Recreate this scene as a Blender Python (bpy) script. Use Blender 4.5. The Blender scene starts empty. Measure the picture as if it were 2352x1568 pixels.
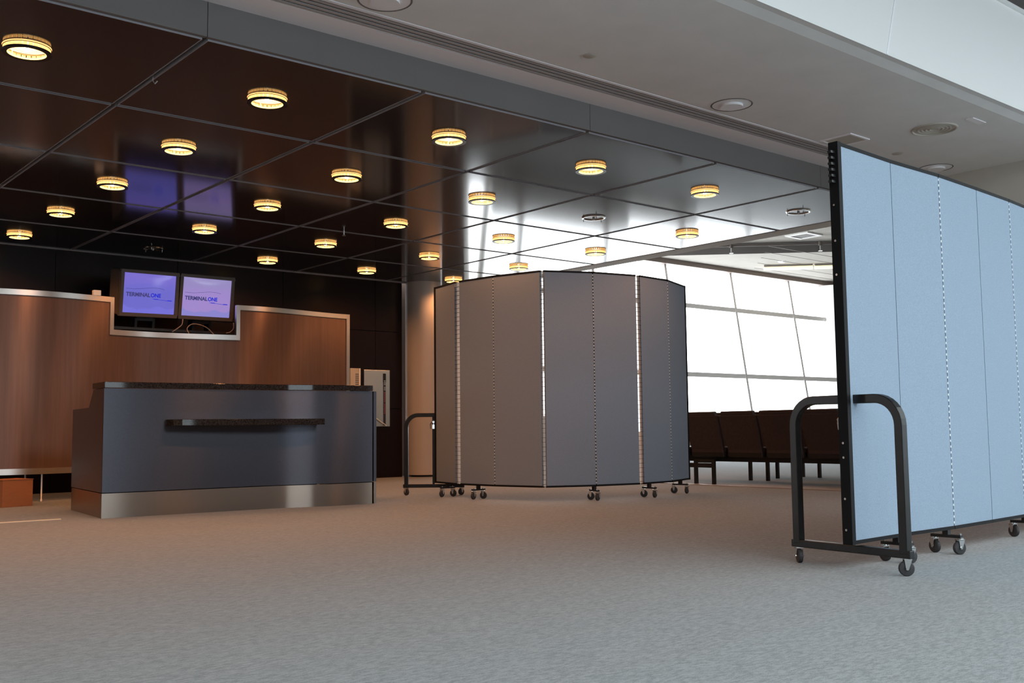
import bpy, bmesh, math, random
from mathutils import Vector, Matrix
random.seed(7)
PI = math.pi
sc = bpy.context.scene
COL = sc.collection

# ------------------------------------------------------------------ camera
FPX = 2368.07
YAW, PITCH, ROLL = 0.696388, 0.0840051, -0.0113129
CAMZ = 0.71
cy, sy, cp, sp = math.cos(YAW), math.sin(YAW), math.cos(PITCH), math.sin(PITCH)
fwd = Vector((sy*cp, cy*cp, sp)); r0 = Vector((cy, -sy, 0)); u0 = r0.cross(fwd)
rgt = r0*math.cos(ROLL) + u0*math.sin(ROLL)
upv = u0*math.cos(ROLL) - r0*math.sin(ROLL)
cam_d = bpy.data.cameras.new('camera'); cam = bpy.data.objects.new('camera', cam_d); COL.objects.link(cam)
M = Matrix((rgt, upv, -fwd)).transposed().to_4x4(); M.translation = Vector((0, 0, CAMZ))
cam.matrix_world = M
cam_d.sensor_width = 36; cam_d.lens = 36*FPX/2352; cam_d.clip_start = .05; cam_d.clip_end = 200
sc.camera = cam

# ------------------------------------------------------------------ light, exposure
sc.view_settings.view_transform = 'Standard'; sc.view_settings.look = 'None'
sc.view_settings.gamma = 1; sc.view_settings.use_curve_mapping = False
sc.view_settings.exposure = 0.0
world = bpy.data.worlds.new('sky'); sc.world = world; world.use_nodes = True
bg = world.node_tree.nodes['Background']
bg.inputs[0].default_value = (.93, .97, 1.0, 1); bg.inputs[1].default_value = 7.5
sc.cycles.use_denoising = True
sc.cycles.max_bounces = 10; sc.cycles.diffuse_bounces = 5; sc.cycles.glossy_bounces = 5
sc.cycles.transparent_max_bounces = 16; sc.cycles.sample_clamp_indirect = 6
sc.cycles.caustics_reflective = False; sc.cycles.caustics_refractive = False

def portal(name, loc, sx, sy_, rot):
    l = bpy.data.lights.new(name, 'AREA'); l.shape = 'RECTANGLE'; l.size = sx; l.size_y = sy_
    o = bpy.data.objects.new(name, l); o.location = loc; o.rotation_euler = rot; COL.objects.link(o)
    l.cycles.is_portal = True
# daylight comes in through the lounge windows and the added, unseen rear and right ones
REAR = [(-5.6, -3.4), (0.0, 7.3), (12.0, 14.2)]
for a, b in REAR:
    portal('daylight_portal', ((a+b)/2, -7.0, 2.0), b-a, 3.4, (PI/2, 0, 0))
portal('daylight_portal', (14.5, -2.2, 2.0), 3.4, 7.4, (0, PI/2, 0))
portal('daylight_portal', (19.2, 16.1, 2.4), 12.8, 4.6, (-PI/2, 0, 0))
SKY = (-4.0, 12.5, -5.0, 0.4)     # rooflight added out of view above the camera to light the near floor
portal('daylight_portal', ((SKY[0]+SKY[1])/2, (SKY[2]+SKY[3])/2, 4.12), SKY[1]-SKY[0], SKY[3]-SKY[2], (0, 0, 0))

CZ = 2.955            # dark panelled ceiling
S = 1.524
GX = [0.832+S*i for i in range(-3, 7)]; GY = [5.5215+S*i for i in range(6)]
LAMP_C = (1.0, .40, .135)
def lamp_light(x, y, power=38):
    l = bpy.data.lights.new('lamp_light', 'SPOT'); l.energy = power; l.color = LAMP_C
    l.spot_size = math.radians(150); l.spot_blend = .6; l.shadow_soft_size = .05
    o = bpy.data.objects.new('lamp_light', l); o.location = (x, y, CZ-.07); COL.objects.link(o)

# ------------------------------------------------------------------ materials
def new_mat(name):
    m = bpy.data.materials.new(name); m.use_nodes = True
    nt = m.node_tree; b = nt.nodes['Principled BSDF']; return m, nt, b
ANROT = .25
def mat(name, c, rough=.5, metal=0, spec=.5, noise=None, bump=None, coat=0, aniso=0):
    """noise=(scale, amount, (sx,sy,sz)); bump=(scale, strength, (sx,sy,sz))"""
    m, nt, b = new_mat(name); L = nt.links
    b.inputs['Base Color'].default_value = (*c, 1); b.inputs['Roughness'].default_value = rough
    b.inputs['Metallic'].default_value = metal; b.inputs['Specular IOR Level'].default_value = spec
    b.inputs['Coat Weight'].default_value = coat; b.inputs['Anisotropic'].default_value = aniso
    if aniso:   # horizontal brushing: highlights stretch upright
        tg = nt.nodes.new('ShaderNodeTangent'); tg.direction_type = 'RADIAL'; tg.axis = 'Z'
        L.new(tg.outputs[0], b.inputs['Tangent']); b.inputs['Anisotropic Rotation'].default_value = ANROT
    tc = nt.nodes.new('ShaderNodeTexCoord')
    if noise:
        mp = nt.nodes.new('ShaderNodeMapping'); mp.inputs['Scale'].default_value = noise[2]
        n = nt.nodes.new('ShaderNodeTexNoise'); n.inputs['Scale'].default_value = noise[0]; n.inputs['Detail'].default_value = 4
        mr = nt.nodes.new('ShaderNodeMapRange'); mr.inputs[3].default_value = 1-noise[1]; mr.inputs[4].default_value = 1+noise[1]
        mr.inputs[1].default_value = .3; mr.inputs[2].default_value = .7
        mx = nt.nodes.new('ShaderNodeVectorMath'); mx.operation = 'SCALE'; mx.inputs[0].default_value = c
        L.new(tc.outputs['Object'], mp.inputs[0]); L.new(mp.outputs[0], n.inputs[0]); L.new(n.outputs[0], mr.inputs[0])
        L.new(mr.outputs[0], mx.inputs['Scale']); L.new(mx.outputs[0], b.inputs['Base Color'])
    if bump:
        mp = nt.nodes.new('ShaderNodeMapping'); mp.inputs['Scale'].default_value = bump[2]
        n = nt.nodes.new('ShaderNodeTexNoise'); n.inputs['Scale'].default_value = bump[0]; n.inputs['Detail'].default_value = 3
        bp = nt.nodes.new('ShaderNodeBump'); bp.inputs['Strength'].default_value = bump[1]; bp.inputs['Distance'].default_value = .01
        L.new(tc.outputs['Object'], mp.inputs[0]); L.new(mp.outputs[0], n.inputs[0]); L.new(n.outputs[0], bp.inputs['Height'])
        L.new(bp.outputs[0], b.inputs['Normal'])
    return m
def emit(name, c, s):
    m, nt, b = new_mat(name)
    b.inputs['Base Color'].default_value = (*c, 1); b.inputs['Emission Color'].default_value = (*c, 1)
    b.inputs['Emission Strength'].default_value = s; return m
U = (1, 1, 1)
def carpet(name, c, c2):
    m, nt, b = new_mat(name); L = nt.links; N = nt.nodes.new
    tc = N('ShaderNodeTexCoord'); mp = N('ShaderNodeMapping'); mp.inputs['Rotation'].default_value = (0, 0, .62)
    mp.inputs['Scale'].default_value = (1, 3.2, 1); L.new(tc.outputs['Object'], mp.inputs[0])
    n1 = N('ShaderNodeTexNoise'); n1.inputs['Scale'].default_value = 34; n1.inputs['Detail'].default_value = 3; L.new(mp.outputs[0], n1.inputs[0])
    n2 = N('ShaderNodeTexNoise'); n2.inputs['Scale'].default_value = 150; n2.inputs['Detail'].default_value = 2; L.new(mp.outputs[0], n2.inputs[0])
    a = N('ShaderNodeMath'); a.operation = 'ADD'; L.new(n1.outputs[0], a.inputs[0]); L.new(n2.outputs[0], a.inputs[1])
    r = N('ShaderNodeValToRGB'); r.color_ramp.elements[0].position = .41; r.color_ramp.elements[1].position = .59
    r.color_ramp.elements[0].color = (*c, 1); r.color_ramp.elements[1].color = (*c2, 1)
    h = N('ShaderNodeMath'); h.operation = 'MULTIPLY'; h.inputs[1].default_value = .5
    L.new(a.outputs[0], h.inputs[0]); L.new(h.outputs[0], r.inputs[0]); L.new(r.outputs[0], b.inputs['Base Color'])
    bp = N('ShaderNodeBump'); bp.inputs['Strength'].default_value = .35; bp.inputs['Distance'].default_value = .006
    L.new(h.outputs[0], bp.inputs['Height']); L.new(bp.outputs[0], b.inputs['Normal'])
    b.inputs['Roughness'].default_value = .95; b.inputs['Specular IOR Level'].default_value = .1
    b.inputs['Sheen Weight'].default_value = .15
    return m
MT = {}
MT['carpet'] = carpet('grey_loop_carpet', (.148, .160, .163), (.262, .277, .283))
MT['carpet2'] = carpet('lounge_carpet', (.24, .255, .27), (.33, .35, .37))
MT['panel'] = mat('dark_ceiling_metal', (.036, .032, .034), .105, 0, .5, bump=(1.6, .008, (1, 1, 1)))
MT['pedge'] = mat('panel_edge', (.30, .29, .31), .6, 0)
MT['void'] = mat('ceiling_void', (.012, .01, .01), .9)
MT['fascia'] = mat('grey_fascia', (.160, .148, .144), .6, noise=(2, .04, U))
MT['plaster'] = mat('white_ceiling_paint', (.80, .80, .79), .8, spec=.2, noise=(3, .03, U))
MT['plaster2'] = mat('pale_diffuser_paint', (.92, .89, .92), .7, spec=.3)
MT['white'] = mat('white_wall_paint', (.88, .875, .86), .7, spec=.2)
MT['slatgrey'] = mat('grey_slat', (.46, .43, .42), .6)
MT['lampwhite'] = mat('white_enamel', (.93, .93, .95), .35, 0, .5)
MT['loungeceil'] = mat('lounge_ceiling_tile', (.34, .315, .285), .8, spec=.2, noise=(4, .04, U))
MT['beige'] = mat('beige_wall', (.55, .52, .46), .7, spec=.2)
MT['brownwall'] = mat('brown_wall', (.16, .11, .085), .6)
MT['black'] = mat('dark_gloss_wall', (.010, .005, .005), .30, 0, .16)
MT['wood'] = mat('copper_brown_veneer', (.150, .090, .070), .40, .55, noise=(5, .12, (5, 5, .25)), aniso=.85)
MT['steel'] = mat('brushed_steel', (.62, .58, .54), .30, 1, aniso=.7)
MT['kick'] = mat('kick_steel', (.27, .225, .19), .22, 1, aniso=1)
MT['granite'] = mat('black_granite', (.018, .015, .013), .06, 0, .5, noise=(90, .9, U))
MT['lam'] = mat('blue_grey_laminate', (.070, .074, .092), .33, .90, .6, noise=(60, .05, U), aniso=.95)
MT['fabShade'] = mat('shaded_blue_fabric', (.215, .26, .325), .9, spec=.15, noise=(220, .10, U), bump=(400, .2, U))  # same blue fabric, its colour darkened for the shade it stands in
MT['fabL'] = mat('blue_fabric', (.275, .345, .430), .9, spec=.15, noise=(220, .10, U), bump=(400, .2, U))
MT['bmetal'] = mat('black_tube', (.008, .0075, .0075), .38, .0, .4, noise=(14, .5, U))
MT['rail'] = mat('matt_black_rail', (.006, .0055, .006), .6, 0, .15)
MT['chrome'] = mat('chrome', (.75, .75, .74), .18, 1)
MT['rubber'] = mat('black_rubber', (.03, .028, .03), .6)
MT['vinyl'] = mat('dark_vinyl', (.030, .018, .018), .5, 0, .4, noise=(30, .2, U))
MT['card'] = mat('cardboard', (.32, .125, .052), .85, noise=(20, .08, (1, 1, 12)))
MT['grayplastic'] = mat('grey_plastic', (.115, .095, .088), .5)
MT['paper'] = mat('cream_paper', (.75, .66, .5), .8)
MT['cable'] = mat('beige_cable', (.30, .24, .20), .6)
MT['column'] = mat('satin_column', (.47, .44, .43), .33, .0, .6, noise=(2, .03, U))
MT['mull'] = mat('pale_mullion', (.88, .85, .85), .5)
MT['trim'] = mat('brown_trim', (.22, .17, .15), .5)
MT['darkink'] = mat('dark_print', (.02, .02, .05), .5)
MT['redink'] = mat('red_print', (.32, .10, .10), .5)
MT['sprink'] = mat('pale_metal', (.6, .62, .62), .3, .7)
MT['fluor'] = emit('warm_tube', (1.0, .82, .46), 1.4)
MT['bulb'] = emit('bulb', (1.0, .80, .58), 30)
MT['glow'] = emit('frosted_lit_ring', (1.0, .52, .18), 1.5)
MT['glow2'] = emit('lit_prism', (1.0, .52, .15), 2.0)
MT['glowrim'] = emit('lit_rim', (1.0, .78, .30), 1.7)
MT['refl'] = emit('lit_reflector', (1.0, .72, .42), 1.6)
MT['offglass'] = mat('unlit_glass', (.35, .36, .36), .1, .3)

def glass(name, c, mixf=.10):
    m, nt, b = new_mat(name); nt.nodes.remove(b); N = nt.nodes.new
    t = N('ShaderNodeBsdfTransparent'); t.inputs[0].default_value = (*c, 1)
    g = N('ShaderNodeBsdfGlossy'); g.inputs['Roughness'].default_value = .02
    mx = N('ShaderNodeMixShader'); mx.inputs[0].default_value = .035   # both faces of a thin pane
    nt.links.new(t.outputs[0], mx.inputs[1]); nt.links.new(g.outputs[0], mx.inputs[2])
    nt.links.new(mx.outputs[0], nt.nodes['Material Output'].inputs[0]); return m
MT['glass'] = glass('window_glass', (.97, .98, .98))
MT['glass2'] = glass('tinted_window_glass', (.66, .70, .72))
MT['glass3'] = glass('added_rooflight_glass', (.78, .81, .815))
def transl(name, c):
    m, nt, b = new_mat(name); nt.nodes.remove(b); N = nt.nodes.new
    t = N('ShaderNodeBsdfTranslucent'); t.inputs[0].default_value = (*c, 1)
    d = N('ShaderNodeBsdfDiffuse'); d.inputs[0].default_value = (*c, 1)
    mx = N('ShaderNodeMixShader'); mx.inputs[0].default_value = .12
    nt.links.new(t.outputs[0], mx.inputs[1]); nt.links.new(d.outputs[0], mx.inputs[2])
    tr = N('ShaderNodeBsdfTransparent'); m2 = N('ShaderNodeMixShader'); m2.inputs[0].default_value = .45   # clear vinyl
    nt.links.new(mx.outputs[0], m2.inputs[1]); nt.links.new(tr.outputs[0], m2.inputs[2])
    nt.links.new(m2.outputs[0], nt.nodes['Material Output'].inputs[0]); return m
MT['hinge'] = transl('translucent_hinge', (.95, .95, .93))
MT['nub'] = mat('white_nub', (.9, .92, .92), .5)

def screen_mat(name, top, mid, bot, s):
    m, nt, b = new_mat(name); N = nt.nodes.new; L = nt.links
    tc = N('ShaderNodeTexCoord'); sep = N('ShaderNodeSeparateXYZ'); L.new(tc.outputs['Generated'], sep.inputs[0])
    no = N('ShaderNodeTexNoise'); no.inputs['Scale'].default_value = 2.2; no.inputs['Detail'].default_value = 2; L.new(tc.outputs['Generated'], no.inputs[0])
    ad = N('ShaderNodeMath'); ad.operation = 'MULTIPLY_ADD'; ad.inputs[1].default_value = .35; L.new(no.outputs[0], ad.inputs[0]); L.new(sep.outputs['Z'], ad.inputs[2])
    r = N('ShaderNodeValToRGB'); L.new(ad.outputs[0], r.inputs[0])
    e = r.color_ramp.elements; e[0].position = .12; e[0].color = (*bot, 1); e[1].position = 1.15; e[1].color = (*top, 1)
    for p, c in ((.30, bot), (.34, mid), (.75, mid)):
        q = e.new(p); q.color = (*c, 1)
    b.inputs['Base Color'].default_value = (.02, .02, .03, 1); b.inputs['Roughness'].default_value = .12
    L.new(r.outputs[0], b.inputs['Emission Color']); b.inputs['Emission Strength'].default_value = s; return m
MT['scr1'] = screen_mat('blue_display', (.19, .15, .60), (.15, .14, .58), (.17, .16, .66), 1.0)
MT['scr2'] = screen_mat('lilac_display', (.30, .25, .52), (.34, .24, .58), (.25, .23, .60), 1.0)
MT['logo1'] = emit('logo_grey', (.035, .035, .14), 1.0)
MT['logo2'] = emit('logo_blue', (.01, .02, .50), 1.0)

# ------------------------------------------------------------------ mesh helpers
class MB:
    """collects verts and faces in world coordinates; build() links them as one mesh object"""
    def __init__(s): s.v = []; s.f = []; s.sm = []; s.mi = []
    def add(s, vs, fs, smooth=False, mi=0):
        o = len(s.v); s.v += [tuple(p) for p in vs]
        for f in fs: s.f.append([i+o for i in f]); s.sm.append(smooth); s.mi.append(mi)
        return s
    def box(s, x0, x1, y0, y1, z0, z1, mi=0):
        return s.add([(x, y, z) for z in (z0, z1) for y in (y0, y1) for x in (x0, x1)],
                     [(0, 2, 3, 1), (4, 5, 7, 6), (0, 1, 5, 4), (2, 6, 7, 3), (0, 4, 6, 2), (1, 3, 7, 5)], mi=mi)
    def obox(s, p, q, w, z0, z1, mi=0, off=0.0):
        """box standing on the plan segment p-q, w thick"""
        d = Vector((q[0]-p[0], q[1]-p[1])).normalized(); n = Vector((-d.y, d.x))
        a = Vector(p[:2]) + n*off; b = Vector(q[:2]) + n*off
        c = [a-n*w/2, b-n*w/2, b+n*w/2, a+n*w/2]
        return s.prism([(k.x, k.y) for k in c], z0, z1, mi=mi)
    def prism(s, pts, z0, z1, smooth=False, mi=0):
        n = len(pts)
        s.add([(x, y, z0) for x, y in pts]+[(x, y, z1) for x, y in pts],
              [tuple(range(n))[::-1], tuple(range(n, 2*n))], mi=mi)
        return s.add([(x, y, z0) for x, y in pts]+[(x, y, z1) for x, y in pts],
              [(i, (i+1) % n, n+(i+1) % n, n+i) for i in range(n)], smooth, mi)
    def bar(s, p, q, w, h=None, mi=0):
        """rectangular bar between 3D points"""
        h = h or w; p = Vector(p); q = Vector(q); d = (q-p).normalized()
        a = d.cross(Vector((0, 0, 1)));
        if a.length < 1e-4: a = Vector((1, 0, 0))
        a.normalize(); b = d.cross(a).normalized()
        vs = [e + a*i*w/2 + b*j*h/2 for e in (p, q) for i, j in ((-1, -1), (1, -1), (1, 1), (-1, 1))]
        return s.add(vs, [(0, 1, 2, 3), (7, 6, 5, 4), (0, 4, 5, 1), (1, 5, 6, 2), (2, 6, 7, 3), (3, 7, 4, 0)], mi=mi)
    def tube(s, pts, r, n=10, smooth=True, frame=None, sq=None, mi=0):
        """tube (or, with sq=(w,h), rectangular section) swept along points; frame: fixed side vector"""
        P = [Vector(p) for p in pts]; rings = []
        sec = [(math.cos(2*PI*k/n)*r, math.sin(2*PI*k/n)*r) for k in range(n)] if sq is None else \
              [(-sq[0]/2, -sq[1]/2), (sq[0]/2, -sq[1]/2), (sq[0]/2, sq[1]/2), (-sq[0]/2, sq[1]/2)]
        m = len(sec); prev = None
        for i, p in enumerate(P):
            t = (P[min(i+1, len(P)-1)]-P[max(i-1, 0)]).normalized()
            a = Vector(frame) if frame else (prev or (Vector((0, 0, 1)) if abs(t.z) < .9 else Vector((1, 0, 0))))
            a = (a - t*a.dot(t)).normalized(); prev = a; b = t.cross(a)
            rings += [p + a*x + b*y for x, y in sec]
        fs = [(i*m+k, i*m+(k+1) % m, (i+1)*m+(k+1) % m, (i+1)*m+k) for i in range(len(P)-1) for k in range(m)]
        s.add(rings, fs, smooth and sq is None, mi)
        e = (len(P)-1)*m
        return s.add(rings, [tuple(range(m))[::-1], tuple(range(e, e+m))], mi=mi)
    def lathe(s, c, prof, n=32, smooth=True, axis='z', mi=0):
        """prof: (radius, height) pairs around centre c"""
        vs = []
        for r, h in prof:
            for k in range(n):
                a = 2*PI*k/n; x, y = r*math.cos(a), r*math.sin(a)
                vs.append({'z': (c[0]+x, c[1]+y, c[2]+h), 'y': (c[0]+x, c[1]+h, c[2]+y), 'x': (c[0]+h, c[1]+x, c[2]+y)}[axis])
        return s.add(vs, [(i*n+k, i*n+(k+1) % n, (i+1)*n+(k+1) % n, (i+1)*n+k) for i in range(len(prof)-1) for k in range(n)], smooth, mi)
    def cyl(s, c, r, h, n=20, axis='z', mi=0):
        return s.lathe(c, [(0.0001, 0), (r, 0), (r, h), (.0001, h)], n, False, axis, mi)
    def build(s, name, mats, parent=None, bevel=0, **props):
        o0 = Vector((0, 0, 0))
        if parent is not None:
            q = parent
            while q is not None: o0 += q.location; q = q.parent
        me = bpy.data.meshes.new(name)
        # object origin: centre of its own base, so that every part sits where it stands
        xs = [p[0] for p in s.v]; ys = [p[1] for p in s.v]; zs = [p[2] for p in s.v]
        org = Vector(((min(xs)+max(xs))/2, (min(ys)+max(ys))/2, min(zs)))
        me.from_pydata([Vector(p)-org for p in s.v], [], s.f)
        for m in (mats if isinstance(mats, (list, tuple)) else [mats]): me.materials.append(MT[m])
        for i, p in enumerate(me.polygons): p.use_smooth = s.sm[i]; p.material_index = s.mi[i]
        bm = bmesh.new(); bm.from_mesh(me); bmesh.ops.remove_doubles(bm, verts=bm.verts, dist=1e-5)
        bmesh.ops.recalc_face_normals(bm, faces=bm.faces); bm.to_mesh(me); bm.free()
        if any(s.sm): me.set_sharp_from_angle(angle=math.radians(38))
        o = bpy.data.objects.new(name, me); COL.objects.link(o)
        if parent is not None: o.parent = parent
        o.location = org - o0
        if bevel:
            b = o.modifiers.new('bevel', 'BEVEL'); b.width = bevel; b.segments = 2; b.limit_method = 'ANGLE'
        for k, v in props.items(): o[k] = v
        return o
def thing(name, label, cat, loc=(0, 0, 0), group=None):
    o = bpy.data.objects.new(name, None); o.empty_display_size = .1; o.location = loc; COL.objects.link(o)
    o['label'] = label; o['category'] = cat
    if group: o['group'] = group
    return o
def setting(name):
    o = bpy.data.objects.new(name, None); COL.objects.link(o); o['kind'] = 'structure'; return o
def copy_tree(o, parent=None):
    c = o.copy(); COL.objects.link(c)
    if parent is not None: c.parent = parent
    for ch in list(o.children): copy_tree(ch, c)
    return c
ST = dict(kind='structure')

# ------------------------------------------------------------------ setting: floor
fl = MB().box(-6, 9.86, -7.2, 13.6, -.1, 0).box(9.86, 14.8, -7.2, 5.35, -.1, 0).build('floor', 'carpet', **ST)
MB().box(9.86, 30, 5.35, 17, -.1, 0).build('floor', 'carpet2', **ST)
MB().box(9.82, 9.90, 5.45, 13.3, 0, .006).build('trim_1', 'trim', **ST)

# dark ceiling: each metal panel hangs below a dark void, joints open
ceil = MB().box(-3.8, 9.96, 5.56, 13.2, CZ+.09, CZ+.16).build('ceiling', 'void', **ST)
G = .021
proto = None
for i in range(len(GX)-1):
    for j in range(5):
        x0, x1, y0, y1 = GX[i]+G, GX[i+1]-G, GY[j]+G, GY[j+1]-G
        if i == len(GX)-2: x1 = 9.93
        m = MB().box(x0, x1, y0, y1, CZ, CZ+.05, mi=0)
        m.mi = [0, 0, 1, 1, 1, 1]
        w = .004   # folded lip round the panel
        for a in ((x0-w, x1+w, y0-w, y0), (x0-w, x1+w, y1, y1+w), (x0-w, x0, y0, y1), (x1, x1+w, y0, y1)):
            if a[1] > 9.935: a = (a[0], 9.93, a[2], a[3])
            if a[0] < a[1]: m.box(*a, CZ-.003, CZ+.05, mi=1)
        m.build('ceiling_panel', ['panel', 'pedge'], ceil)
# grey fascia between the dark ceiling and the raised plaster ceiling
fa = MB().box(-3.8, 9.95, 5.535, 5.56, CZ+.03, CZ+.26).build('trim_2', 'void', **ST)
fx = [-3.8, GX[1], GX[4], GX[6], GX[8], 9.95]
for a, b in zip(fx, fx[1:]):
    MB().box(a+.002, b-.002, 5.505, 5.534, CZ+.008, 3.175).build('fascia_panel', 'fascia', fa)

# raised plaster ceiling with slot diffusers, its bevelled edge and the sloped white bulkhead
ZN = 3.17
XL, XR = -3.8, 9.83
c2 = MB()
def xprof(mb, prof, x0, x1, mi=0):
    vs = [(x, y, z) for x in (x0, x1) for y, z in prof]; n = len(prof)
    mb.add(vs, [(i, (i+1), n+i+1, n+i) for i in range(n-1)], mi=mi)
c2.box(XL, XR, 3.68, 5.045, ZN, ZN+.08)
c2.box(XL, XR, 3.60, 3.68, ZN+.03, ZN+.08)
c2.box(XL, XR, 3.55, 3.60, ZN+.018, ZN+.08)
c2.add([(x, y, z) for x in (XL, XR) for y, z in ((3.60, ZN+.018), (3.68, ZN), (3.68, ZN+.05), (3.60, ZN+.05))],
       [(0, 1, 2, 3), (4, 7, 6, 5), (0, 4, 5, 1), (1, 5, 6, 2), (2, 6, 7, 3), (3, 7, 4, 0)])
c2.box(XL, XR, 5.045, 5.30, ZN+.07, ZN+.12)
c2.build('ceiling', 'plaster', **ST)
df = thing('slot_diffuser', 'long four-slot linear air diffuser set in the pale ceiling beside the grey bulkhead', 'air diffuser', (2, 5.15, ZN))
yy = 5.050
for k in range(5):
    MB().box(XL, XR, yy, yy+.027, ZN-(.004 if k == 0 else 0), ZN+.006).build('slat', 'plaster2' if k == 0 else 'slatgrey', df)
    yy += .046
MB().box(XL, XR, 5.046, 5.533, ZN+.031, ZN+.06).build('slot_backing', 'void', df)
pb = MB()
XA, XB = 3.35, 4.43
pb.box(XL, XA, 5.268, 5.534, ZN+.0, ZN+.03).box(XB, XR, 5.268, 5.534, ZN, ZN+.03).box(XA, XB, 5.286, 5.534, ZN, ZN+.03)
pb.box(XA, XB, 5.268, 5.276, ZN, ZN+.03)
pb.build('trim_3', 'plaster2', **ST)
# sloped white bulkhead wall above the plaster edge
wb = MB()
SEAMX = 6.283
fz = [XL, 0.2, 3.24, SEAMX, 9.33, 14.5]
bulk = setting('wall_bulkhead')
for a, b in zip(fz, fz[1:]):
    m = MB(); P = [(3.548, ZN+.016), (3.405, 3.87), (3.46, 3.87), (3.60, ZN+.06)]
    a += .003; b -= .003
    m.add([(x, y, z) for x in (a, b) for y, z in P], [(0, 1, 2, 3), (4, 7, 6, 5), (0, 4, 5, 1), (1, 5, 6, 2), (2, 6, 7, 3), (3, 7, 4, 0)])
    m.build('bulkhead_panel', 'white', bulk)
    if b < 14: MB().add([(x, y, z) for x in (b-.006, b+.012) for y, z in ((3.545, ZN+.02), (3.402, 3.865), (3.41, 3.865), (3.56, ZN+.03))], [(0, 1, 2, 3), (4, 7, 6, 5), (0, 4, 5, 1), (1, 5, 6, 2), (2, 6, 7, 3), (3, 7, 4, 0)]).build('joint_strip', 'lampwhite', bulk)
MB().box(XL, 14.5, 3.385, 3.45, 3.87, 3.90).build('trim_4', 'white', **ST)
hc = MB().box(-6, 14.8, SKY[3], 3.46, 3.95, 4.1).box(-6, 14.8, -7.3, SKY[2], 3.95, 4.1).box(-6, SKY[0], SKY[2], SKY[3], 3.95, 4.1).box(SKY[1], 14.8, SKY[2], SKY[3], 3.95, 4.1)
hc.build('ceiling', 'fascia', **ST)
w6 = setting('window_6')  # glazing of the added, unseen rooflight
MB().box(SKY[0], SKY[1], SKY[2], SKY[3], 4.06, 4.065).build('pane', 'glass3', w6)
for k in range(12):
    x = SKY[0]+(SKY[1]-SKY[0])*k/11; MB().box(x-.03, x+.03, SKY[2], SKY[3], 3.98, 4.05).build('glazing_bar', 'mull', w6)
MB().box(-6, 14.8, 3.46, 5.6, 3.95, 4.1).build('ceiling', 'void', **ST)

# end wall of the raised ceiling zone, beam over the lounge opening
MB().box(9.83, 9.98, 3.2, 4.9, 0, 3.95).build('wall_right', 'beige', **ST)
MB().box(9.83, 9.98, 4.9, 5.5, 0, 3.95).build('wall_right', 'beige', **ST)
MB().box(9.98, 14.6, 3.2, 3.4, 0, 3.95).build('wall_partition', 'beige', **ST)
MB().box(9.935, 10.21, 5.5, 13.1, CZ-.005, CZ+.3).build('trim_5', 'beige', bevel=.01, **ST)
# lounge shell
MB().box(9.98, 30, 5.2, 5.35, 0, 5.2).build('wall_lounge_side', 'beige', **ST)
MB().box(30, 30.2, 5.2, 17, 0, 5.2).build('wall_lounge_end', 'beige', **ST)
MB().box(8.78, 10.15, 13.34, 13.5, 0, 5.2).build('wall_back_right', 'brownwall', **ST)
MB().prism([(10.15, 13.34), (12.85, 16.7), (12.6, 16.8), (9.95, 13.5)], 0, 5.2).build('wall_lounge_left', 'beige', **ST)
MB().box(10.2, 10.3, 5.35, 13.4, CZ+.25, 5.2).build('wall_lounge_upper', 'beige', **ST)
# lounge ceiling, stepped along a diagonal
A_, B_ = Vector((18.77, 15.77)), Vector((21.19, 13.41)); dd = (B_-A_).normalized()
P0 = A_-dd*((17-A_.y)/-dd.y); P1 = B_+dd*((5.3-B_.y)/dd.y)
lc = MB()
lc.prism([(P0.x, P0.y), (P1.x, P1.y), (30, 5.3), (30, 17)], 4.74, 4.80)
lc.build('ceiling', 'loungeceil', **ST)
MB().box(10.2, 30, 5.3, 17, 5.0, 5.1).build('ceiling', 'loungeceil', **ST)
nn = Vector((-dd.y, dd.x)); nn = nn if nn.x < 0 else -nn
MB().obox(P0+nn*.011, P1+nn*.011, .02, 4.74, 5.0).build('trim_6', 'fascia', **ST)
# ceiling joints in lounge: thin cover strips
for k in range(5):
    y = 13.9+k*.55
    MB().box(19.2+.6*k, 26, y, y+.012, 4.734, 4.74).build('trim_7', 'fascia', **ST)

# rear building walls (behind and beside the camera) with openings for the added windows
wr = MB(); xs = [-6]+[v for ab in REAR for v in ab]+[14.8]
for a, b in zip(xs[::2], xs[1::2]): wr.box(a, b, -7.2, -7.0, 0, 3.95)
for a, b in REAR: wr.box(a, b, -7.2, -7.0, 0, .25).box(a, b, -7.2, -7.0, 3.7, 3.95)
wr.build('wall_rear', 'brownwall', **ST)
MB().box(-6.2, -6, -7.2, 13.3, 0, 3.95).build('wall_left', 'brownwall', **ST)
MB().box(14.5, 14.7, -7.2, -6, 0, 3.95).box(14.5, 14.7, 1.6, 3.4, 0, 3.95).box(14.5, 14.7, -6, 1.6, 0, .25).box(14.5, 14.7, -6, 1.6, 3.7, 3.95).build('wall_right', 'white', **ST)

# dark glossy back wall in panels
bw = MB().box(-4, 8.78, 13.13, 13.3, 0, CZ+.09).build('wall_back', 'void', **ST)
xx = -3.9
while xx < 8.7:
    x1 = min(xx+1.524, 8.77)
    for z0, z1 in ((.0, 1.02), (1.03, 2.18), (2.19, CZ+.04)):
        MB().box(xx+.003, x1-.003, 13.105, 13.13, z0, z1).build('wall_panel', 'black', bw)
    xx += 1.524
MB().box(-4, 9.9, 13.06, 13.105, CZ-.012, CZ+.03).build('trim_8', 'pedge', **ST)

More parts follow.
